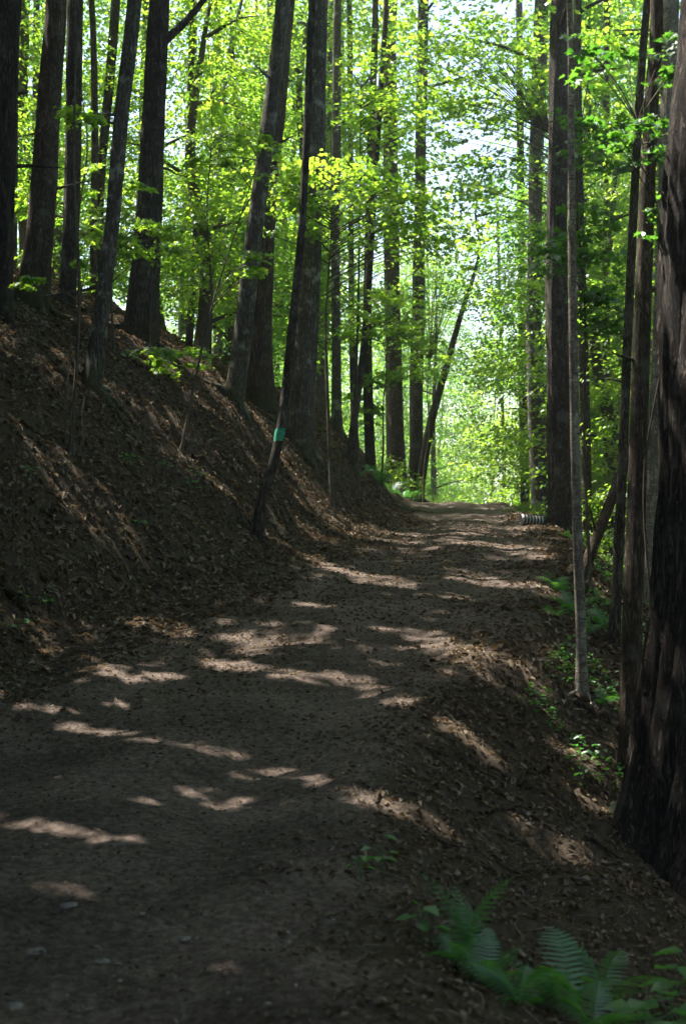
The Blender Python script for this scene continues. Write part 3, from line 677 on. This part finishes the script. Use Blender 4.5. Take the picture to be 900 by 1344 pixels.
sapling('maple sapling below the track with leaves around the pale birch', 17, 776, 6.5, cluster(770, 300, 50, 50, 12, .28)+cluster(790, 420, 40, 40, 8, .25)+cluster(800, 180, 50, 40, 8, .3), 0, .02, leaf=.09, mat='leaf_deep')
sapling('sapling with dark drooping leaves in front of the smooth brown pole tree', 10.8, 872, 5.4, cluster(850, 175, 75, 22, 9, .13)+cluster(830, 70, 70, 30, 7, .13)+cluster(880, 280, 25, 50, 4, .12), -.02, .014, leaf=.075, per=9, mat='leaf_deep')
sapling('young maple shading the crest right of the track', 33, 725, 9, cluster(660, 110, 60, 70, 22, .5)+cluster(590, 110, 50, 85, 26, .5)+cluster(640, 240, 50, 40, 12, .45)+cluster(700, 330, 40, 60, 10, .4), 0, .035, leaf=.11)
sapling('leafy sapling between the crest trunks and the big furrowed trunk', 31, 765, 8, cluster(780, 120, 40, 90, 14, .4)+cluster(775, 380, 25, 60, 8, .3)+cluster(790, 560, 25, 60, 8, .3), 0, .03, leaf=.11)
sapling('sapling with lit leaves beside the crooked pole tree', 27, 275, 6, cluster(270, 280, 40, 80, 14, .35)+cluster(285, 150, 50, 60, 10, .35), 0, .025, leaf=.10)
sapling('sapling among the trunks on the hilltop, leaves bright', 26, 108, 5.5, cluster(110, 290, 30, 80, 12, .3)+cluster(20, 300, 30, 60, 7, .3), 0, .022, leaf=.10)

# extra thin stems of the clump on the bank
rt = None
for o in col.objects:
    if o.get('label', '').startswith('clump sapling'): rt = o
for (bx, tx, ty, r) in ((86, 92, 420, .012), (97, 118, 330, .014), (104, 112, 520, .010)):
    a = np.array(rt.location)+np.array([(bx-92)/F*16.2, 0, -.05]); branch(rt, a, at(tx, ty, 16.3), r, .004, M['bark_thin'], 0, 6, 8, .05, 'stem')

rng = np.random.default_rng(15)
# ------------------------------------------------------------------ ground details
def terr_normal(x, y, e=.06):
    dx = (terrain(x+e, y)-terrain(x-e, y))/(2*e); dy = (terrain(x, y+e)-terrain(x, y-e))/(2*e)
    return unit(np.stack([-dx, -dy, np.ones_like(dx)], -1))
def litter(name, n, xr, yr, dens, size, label, lift=.012, tilt=.35, bias=1.0):
    x = rng.uniform(*xr, n); y = yr[0]+(yr[1]-yr[0])*rng.random(n)**bias
    vis = np.abs(x) < .245*y+.8
    k = vis & (rng.random(n) < dens(x, y)); x, y = x[k], y[k]; n = len(x)
    N = unit(terr_normal(x, y)+rng.normal(0, tilt, (n, 3)))
    C = np.stack([x, y, terrain(x, y)], -1)+N*rng.uniform(.3, 1.6, n)[:, None]*lift
    U = np.cross(N, rand_dirs(n))
    sz = size*(.4+1.3*rng.random(n)**2)*(.5+.5*smooth(6, 16, y))
    o = leaf_mesh(name, C, U, N, sz, M['litter'], None, rng.random(n)**1.3, fold=.25, aspect=.6)
    tag(o, label, 'leaf litter', None, 'stuff'); return o
litter('leaf_litter', 260000, (-8, 5.5), (3.5, 34), lambda x, y: smooth(-.55, .5, path_dist(x, y)+.5*fbm(x, y, 1.1, 3)), .064, 'brown fallen leaves matted over the bank and slopes', bias=1.35)
litter('leaf_scraps', 150000, (-4, 5.5), (3.5, 30), lambda x, y: (1-smooth(-.2, .3, path_dist(x, y)))*(.25+.75*np.clip(fbm(x, y, .8, 3)*1.6+.3, 0, 1)), .034, 'broken brown leaf scraps strewn over the dirt track', lift=.006, tilt=.2, bias=1.5)

def pebble_mesh(nv=0):
    t = rng.random
    base = []
    for z_, r_, k in ((-.5, .55, 6), (.0, 1, 7), (.45, .6, 5)):
        pass
    th = np.linspace(0, 6.283, 7)[:-1]
    ring0 = np.stack([np.cos(th)*.95, np.sin(th)*.95, -.3+0*th], -1)*rng.uniform(.8, 1.15, (6, 1))
    ring1 = np.stack([np.cos(th+.4)*.75, np.sin(th+.4)*.75, .3+0*th], -1)*rng.uniform(.75, 1.15, (6, 1))
    Vp = np.vstack([ring0, ring1, [[0, 0, .48]]])
    tri = []
    for i in range(6):
        j = (i+1) % 6; tri += [(i, j, 6+i), (j, 6+j, 6+i), (6+i, 6+j, 12)]
    return Vp, np.array(tri)
def gravel(name, n, label):
    y = 4+26*rng.random(n)**1.7; er = edge_r(y); x = er-track_w(y)*rng.uniform(-.02, 1.02, n)
    k = (np.abs(x) < .245*y+.5) & (rng.random(n) < .25+1.2*np.clip(fbm(x, y, .7, 2)+.2, 0, 1)); x, y = x[k], y[k]; n = len(x)
    Vs, Ts = [], []; b = 0
    protos = [pebble_mesh() for _ in range(6)]
    z = terrain(x, y); s = .006+.012*rng.random(n)**3
    for i in range(n):
        Vp, T = protos[i % 6]; a = rng.uniform(0, 6.28); c_, s_ = math.cos(a), math.sin(a)
        Q = Vp*s[i]*np.array([1.2, .9, .7]); Q = np.stack([Q[:, 0]*c_-Q[:, 1]*s_, Q[:, 0]*s_+Q[:, 1]*c_, Q[:, 2]], -1)+[x[i], y[i], z[i]+s[i]*.1]
        Vs.append(Q); Ts.append(T+b); b += 13
    o = build(name, np.vstack(Vs), np.vstack(Ts), M['stone']); tag(o, label, 'gravel', None, 'stuff')
gravel('gravel', 3500, 'loose grey gravel scattered along the wheel ruts of the track')

def twigs(n):
    x = rng.uniform(-6, 5, n); y = 4+24*rng.random(n)**1.5
    k = (np.abs(x) < .245*y+.5) & (rng.random(n) < .12+.88*smooth(-.3, .4, path_dist(x, y))); x, y = x[k], y[k]; n = len(x)
    a = rng.uniform(0, 6.28, n); L = rng.uniform(.05, .22, n)*(.6+.5*rng.random(n)); r = rng.uniform(.0015, .004, n)
    Vs, q = [], []
    th = np.array([0, 2.094, 4.189])
    for i in range(n):
        dx, dy = math.cos(a[i])*L[i], math.sin(a[i])*L[i]; bx, by = x[i]+dx, y[i]+dy; cx, cy_ = x[i]+dx*.5+rng.normal(0, .06)*L[i]*2, y[i]+dy*.5
        P = np.array([[x[i], y[i], 0], [cx, cy_, 0], [bx, by, 0]]); P[:, 2] = terrain(P[:, 0], P[:, 1])+rng.uniform(.008, .03, 3)
        Vt, qq = tube(P, np.array([1, .8, .5])*r[i], 3); q.append(qq+9*i); Vs.append(Vt)
    o = build('twig_litter', np.vstack(Vs), np.vstack(q), M['twig']); tag(o, 'fine dead twigs scattered through the leaf litter', 'twigs', None, 'stuff')
M['twig'] = plain('dead_twig', (.16, .13, .10), .9, .4, 9)
twigs(5000)

# stones that can be told apart
for i, (px, py, sz) in enumerate([(228, 1170, .045), (20, 1128, .07), (242, 1232, .055), (90, 1188, .06), (45, 1250, .08), (130, 1262, .075), (20, 1320, .07), (120, 1325, .05), (210, 952, .05), (155, 1000, .05),
                                  (497, 1056, .04), (300, 935, .04), (170, 1210, .05), (60, 1205, .06), (560, 800, .06), (470, 742, .08), (430, 870, .045), (330, 1100, .035)]):
    p = cast(px, py)
    if p is None: continue
    Vp, T = pebble_mesh(); Q = Vp*sz*.62*np.array([1.25, .9, .4])
    o = build('stone', Q, T, M['stone']); o.location = tuple(p+np.array([0, 0, sz*.02])); o.rotation_euler = (rng.uniform(-.15, .15), rng.uniform(-.15, .15), rng.uniform(0, 6))
    tag(o, 'flat grey stone half set in the dirt of the track', 'stone', 'stones set in the track')

# sticks lying on the ground
sticks = [((560, 1095), (620, 1118), .014, 'pale short stick on the slope above the huge trunk roots'), ((690, 1075), (735, 1100), .012, 'thin twig on the leaf litter near the huge trunk'),
          ((755, 925), (835, 975), .05, 'rotting branch lying downhill from the pale birch foot'), ((0, 770), (40, 810), .05, 'dark rotten limb on the left bank'),
          ((640, 1010), (700, 1040), .012, 'grey twig across the slope below the track'), ((500, 1040), (492, 1060), .012, 'broken pale twig standing up on the shoulder'),
          ((620, 1135), (700, 1160), .012, 'long twig lying above the ferns'), ((205, 530), (240, 505), .012, 'pale bent twig on the bank below the forking trunk')]
def stick(pa, pb, r, label, up=.01):
    n = 12; P = []
    for t in np.linspace(0, 1, n):
        p = cast(pa[0]+(pb[0]-pa[0])*t, pa[1]+(pb[1]-pa[1])*t)
        P.append(p)
    P = np.array(P); P = np.stack([np.linspace(P[0, k], P[-1, k], n) for k in range(3)], -1)
    P[:, 2] = np.maximum(P[:, 2], terrain(P[:, 0], P[:, 1]))*.0+terrain(P[:, 0], P[:, 1])+r*.6+up
    P += rng.normal(0, r*.5, P.shape)
    Vt, q = tube(P, r*np.linspace(1, .55, n)*rng.uniform(.85, 1.15, n), 8)
    c = P[0].copy()
    o = build('fallen_stick', Vt-c, q, M['log'], None, {'moss': np.zeros(len(Vt))}, True); o.location = tuple(c)
    tag(o, label, 'stick', 'sticks on the forest floor')
for a, b, r, l in sticks: stick(a, b, r, l)
# dead trunk leaning across the slope below the track
a = at(738, 806, 17.6); b = at(818, 612, 18.4); a[2] = min(a[2], float(terrain(a[0], a[1])))-.1
root = empty('leaning_dead_trunk', a, 'dead brown trunk propped at a slant against the slope trees', 'dead tree')
Pt = catmull([a, a+(b-a)*.4+[.02, 0, .03], b, b+(b-a)*.3], 30)
trunk_mesh(Pt, np.linspace(.075, .05, 30), 16, root, M['log'], a[2], .1)
branch(root, a+(b-a)*.55, a+(b-a)*.55+np.array([-.12, -.1, .35]), .02, .008, M['log'])

# corrugated drain pipe end at the track edge
pc = cast(697, 688)
if pc is None: pc = at(697, 688, 30)
root = empty('drain_pipe', pc, 'ribbed black and white corrugated drain pipe end at the track edge', 'pipe')
L = .42; rr = .085; nrib = 7
axd = unit(np.array([1.0, .25, -.12]))
for k in range(nrib):
    t = np.linspace(k*L/nrib, (k+1)*L/nrib*1.0, 7); pr = rr*(1+.16*np.sin(np.linspace(0, math.pi, 7)))
    P = np.array([axd*(q-L/2) for q in t])+[0, 0, rr*.75]
    Vt, q = tube(P, pr, 20); build('rib', Vt, q, M['pipe_light'], root, None, True)
    t = np.linspace((k+1)*L/nrib-.018, (k+1)*L/nrib+.018, 3)
    P = np.array([axd*(q-L/2) for q in t])+[0, 0, rr*.75]
    Vt, q = tube(P, np.full(3, rr*1.13), 20); build('groove', Vt, q, M['pipe_black'], root, None, True)

rng = np.random.default_rng(16)
# ------------------------------------------------------------------ ferns and small plants
def frond_mesh(L, npin=15, w=.40):
    bend = rng.uniform(-.22, .22); dr = rng.uniform(.5, .8); tw = rng.uniform(-.35, .35); w *= rng.uniform(.8, 1.1)
    n = npin; Vs, Ts = [], []; b = 0
    s = np.linspace(0, 1, 16); x = L*(s*.92); z = L*(.55*s-dr*s**2.2); yb = L*bend*s**2
    P = np.stack([x, yb, z], -1)
    Vt, q = tube(P, np.linspace(.0035, .001, 16), 4); Vs.append(Vt); tq = [q]; b = len(Vt)
    for i in range(n):
        f = .14+.86*i/n; px = np.interp(f, s, x); pz = np.interp(f, s, z); py_ = np.interp(f, s, yb)
        plen = (L*w*math.sin(math.pi*min(1, .18+.84*f))**.8*.62+.006)*rng.uniform(.82, 1.1)
        for side in (-1, 1):
            m = max(3, int(plen/.009)); d = unit(np.array([.38, side, -.12+.05*rng.normal()]))
            nrm = unit(np.cross(d, [1, 0, .1])*side*-1)
            lat = unit(np.cross(nrm, d))
            for j in range(m):
                g = (j+.5)/m; c = np.array([px, py_, pz])+d*plen*g+np.array([0, 0, side*tw*plen*g*f-.25*plen*g*g])
                hw = plen*.085*(1-g)**.7+.002; step = plen/m
                for sd in (-1, 1):
                    Vs.append(np.array([c-d*step*.5, c-d*step*.1+lat*sd*hw*1.0, c+d*step*.75+lat*sd*hw*.85, c+d*step*.4])); tq.append(np.array([[b, b+1, b+2, b+3]])); b += 4
    Vv = np.vstack(Vs); return Vv, np.vstack(tq)
frond_protos = []
for L in (.62, .58, .55, .5, .48, .40):
    Vv, q = frond_mesh(L)
    o = build('frond', Vv, q, M['fern'], None, {'rnd': np.repeat(rng.random(), len(Vv))}); frond_protos.append(o.data); bpy.data.objects.remove(o)
def fern(px, d, nf, label, s=1.0, dz=0, azs=None, el=.5):
    x = (px-CX)/F*d; z = float(terrain(x, d))
    root = empty('fern', (x, d, z), label, 'fern', 'ferns on the slope')
    a0 = rng.uniform(0, 6.28)
    for k in range(nf):
        o = bpy.data.objects.new('frond', frond_protos[int(rng.integers(0, 6))]); col.objects.link(o); o.parent = root
        az = a0+k*6.283/nf+rng.normal(0, .3) if azs is None else azs[k]
        o.rotation_euler = (rng.normal(0, .18), -rng.uniform(el-.25, el+.35), az); ss = s*rng.uniform(.75, 1.15); o.scale = (ss,)*3; o.location = (0, 0, .005)
    return root
fern(640, 6.05, 8, 'large lacy fern at the track shoulder beside the small seedlings', .62)
fern(595, 6.2, 5, 'small fern at the left end of the shoulder fern patch', .42)
fern(700, 6.1, 7, 'fern behind the large lacy one on the shoulder', .5)
fern(745, 6.1, 9, 'spreading fern in the middle of the shoulder fern patch', .68)
fern(790, 6.5, 7, 'fern with arching fronds toward the huge trunk', .7)
fern(850, 6.2, 7, 'fern crowded beside the broad-leafed plant', .6)
fern(680, 5.8, 7, 'low fern at the front of the shoulder fern patch', .55)
fern(775, 5.85, 8, 'dense low fern in front of the spreading fern', .65)
fern(612, 6.35, 4, 'tall narrow fern with upright fronds above the shoulder fern patch', .8, azs=[2.2, 2.9, 1.6, .4], el=1.1)
for (px, d, s) in ((735, 16.5, .7), (752, 15.5, .7), (728, 15, .5), (770, 15, .6), (788, 15.5, .8), (790, 13, .6), (815, 10.7, .5)):
    fx = (px-CX)/F*d; kk = min(axes, key=lambda k: math.hypot(axes[k][0].location.x-fx, axes[k][0].location.y-d))
    fern(px, d, 6, ('larger' if s >= .9 else 'small')+' bright fern below the track nearest the '+SHORT[kk], s)
for (px, d, s) in ((470, 30, .8), (482, 33, 1), (500, 36, 1.2), (515, 38, 1.2), (530, 41, 1.3), (545, 43, 1.3), (495, 34, .9)):
    o = fern(px, d, 7, 'fern tuft on the bank top toward the crest', s); o['group'] = 'ferns on the bank top'

def herb(px, d, h, leaves, label, size=.09, name='woodland_plant', mat='fern', group=None, spread=.18):
    x = (px-CX)/F*d; z = float(terrain(x, d)); root = empty(name, (x, d, z), label, 'plant', group)
    Vt, q = tube(catmull([[0, 0, -.03], [.01, 0, h*.5], [.0, .01, h]], 8), np.linspace(.005, .002, 8), 5)
    build('stem', Vt, q, M[mat], root, {'rnd': np.full(len(Vt), .3)})
    for k in range(leaves):
        az = k*2.4+rng.uniform(-.4, .4); zz = h*(.45+.55*(k+1)/leaves); r = spread*rng.uniform(.5, 1.2)
        c = np.array([[math.cos(az)*r, math.sin(az)*r, zz+rng.normal(0, .02)]]); u = np.array([[math.cos(az), math.sin(az), -.2]])
        n_ = unit(np.array([[0, 0, 1.0]])+rng.normal(0, .25, (1, 3)))
        s1 = size*rng.uniform(.8, 1.25)
        a = np.array([0, 0, zz-.02]); Vt, q = tube(catmull([a, a*.5+c[0]*.5+[0, 0, .01], c[0]-unit(u)[0]*s1*.48], 5), np.linspace(.0025, .0015, 5), 4)
        st = build('leaf_stalk', Vt, q, M[mat], root, {'rnd': np.full(len(Vt), .3)})
        leaf_mesh('leaf', c, u, n_, np.array([s1]), M[mat], st, lobed=False, aspect=.8, fold=.12)
    return root
herb(880, 6.3, .34, 14, 'broad-leafed plant at the edge of the fern patch', .13, spread=.2)
herb(905, 6.6, .38, 12, 'taller broad-leafed plant by the huge trunk roots', .13, spread=.2)
herb(845, 5.9, .3, 12, 'broad-leafed plant low among the ferns', .12, spread=.2)
herb(500, 7.2, .12, 6, 'tiny green seedling on the dark shoulder of the track', .06, spread=.07)
herb(470, 7.1, .09, 5, 'tiny seedling left of the shoulder ferns', .05, spread=.06)
herb(552, 6.3, .14, 7, 'small leafy seedling beside the fern patch', .08, spread=.09)
for (px, d) in ((25, 12.6), (60, 13.5), (182, 16), (20, 13.2), (170, 17), (260, 18.5), (250, 18.2), (40, 15), (215, 18)):
    herb(px, d, .14, 7, 'low green seedling growing through the leaf litter on the bank', .06, spread=.1, group='seedlings on the bank')

def ground_cover(n):
    y = rng.uniform(9.5, 24, n); x = edge_r(y)+.5+3.2*rng.random(n)
    k = (np.abs(x) < .25*y+.5) & (fbm(x, y+30, .9, 3) > .12); x, y = x[k], y[k]; n = len(x)
    C = np.stack([x, y, terrain(x, y)+rng.uniform(.02, .13, n)], -1); N = unit(np.array([0, 0, 1.0])+rng.normal(0, .35, (n, 3))); U = np.cross(N, rand_dirs(n))
    o = leaf_mesh('ground_cover', C, U, N, rng.uniform(.025, .06, n), M['fern'], None, None, aspect=.7); tag(o, 'low green ground cover plants on the slope below the track', 'ground cover', None, 'stuff')
ground_cover(16000)
for q, (px, py, dx, dy, r) in enumerate([(600, 1000, 50, 26, .012), (660, 945, 46, 12, .014), (720, 1010, -40, 30, .016), (560, 985, 36, 30, .009), (640, 1075, 60, -14, .012), (770, 1105, 40, 26, .016), (700, 1150, -50, -12, .01),
                                         (120, 740, 40, 18, .012), (230, 700, 30, 40, .014), (60, 650, 44, 10, .012), (300, 735, 30, 12, .012), (30, 560, 40, 20, .02), (160, 610, 30, 30, .014), (250, 600, 40, 26, .018)]):
    stick((px, py), (px+dx, py+dy), r, ('thin dead stick lying on the leafy slope right of the track' if px > 500 else 'thin dead stick lying in the leaves of the left bank'), .015)

# roadside shrubs at the crest
def shrub(px, d, h, rad, n, label, group=None, leaf=.07, mat='leaf'):
    x = (px-CX)/F*d; z = float(terrain(x, d)); root = empty('shrub', (x, d, z), label, 'shrub', group)
    for k in range(5):
        a = rng.uniform(0, 6.28); branch(root, np.array([x, d, z-.05]), np.array([x+math.cos(a)*rad*.6, d+math.sin(a)*rad*.6, z+h*rng.uniform(.5, .95)]), .012, .003, M['bark_thin'], .05, 5, 6, .1, 'stem')
    m = n; th_ = rng.uniform(0, 6.28, m); rr_ = rad*np.sqrt(rng.random(m)); zz = z+h*(.15+.85*rng.random(m))*(1-.5*(rr_/rad)**2)
    cs = np.stack([x+np.cos(th_)*rr_, d+np.sin(th_)*rr_, zz], -1)
    C, U, N, sz, rn = sprays(cs, np.full(m, .2), np.stack([np.cos(th_), np.sin(th_), .2+0*th_], -1), 14, leaf)
    leaf_mesh('foliage', C-np.array(root.location), U, N, sz, M[mat], root, rn, simple=False)
for (px, d, h, rad, n, l) in ((690, 34, .35, .5, 30, 'low leafy shrub by the drain pipe at the crest'), (712, 33, .4, .5, 30, 'low bright shrub at the foot of the crest trunk'),
                              (530, 43, .9, .8, 60, 'bushy shrub at the foot of the leaning trunk'), (500, 37, .7, .7, 50, 'green shrub on the bank top toward the crest'),
                              (575, 50, .9, .9, 60, 'green shrub just beyond the crest on the left'), (630, 60, 1.2, 1.4, 90, 'sunlit shrub in the bright gap beyond the crest'),
                              (600, 64, 1.4, 1.3, 70, 'tall sunlit shrub left of the bright gap'), (655, 68, 1.4, 1.2, 60, 'tall sunlit shrub right of the bright gap'),
                              (770, 24, .5, .6, 40, 'green shrub on the slope behind the dead leaning trunk'), (830, 22, .6, .7, 50, 'green shrub on the slope behind the smooth brown pole tree')):
    shrub(px, d, h, rad, n, l)
hz = np.array([[sx, sy, sz] for sz in (-60.0, 34.0) for sy in (-160.0, 720.0) for sx in (-450.0, 450.0)])
hm, hn, ho = mat_new('thin_haze'); ho_v = nd(hn, 'ShaderNodeVolumePrincipled', {'Color': (1, .99, .95, 1), 'Density': .0009, 'Anisotropy': .35}); hn.links.new(ho_v.outputs[0], ho.inputs['Volume'])
o = build('haze', hz, np.array([[0, 2, 3, 1], [4, 5, 7, 6], [0, 1, 5, 4], [2, 6, 7, 3], [0, 4, 6, 2], [1, 3, 7, 5]]), hm); tag(o, 'thin bright summer haze between the trees', 'haze', None, 'stuff')
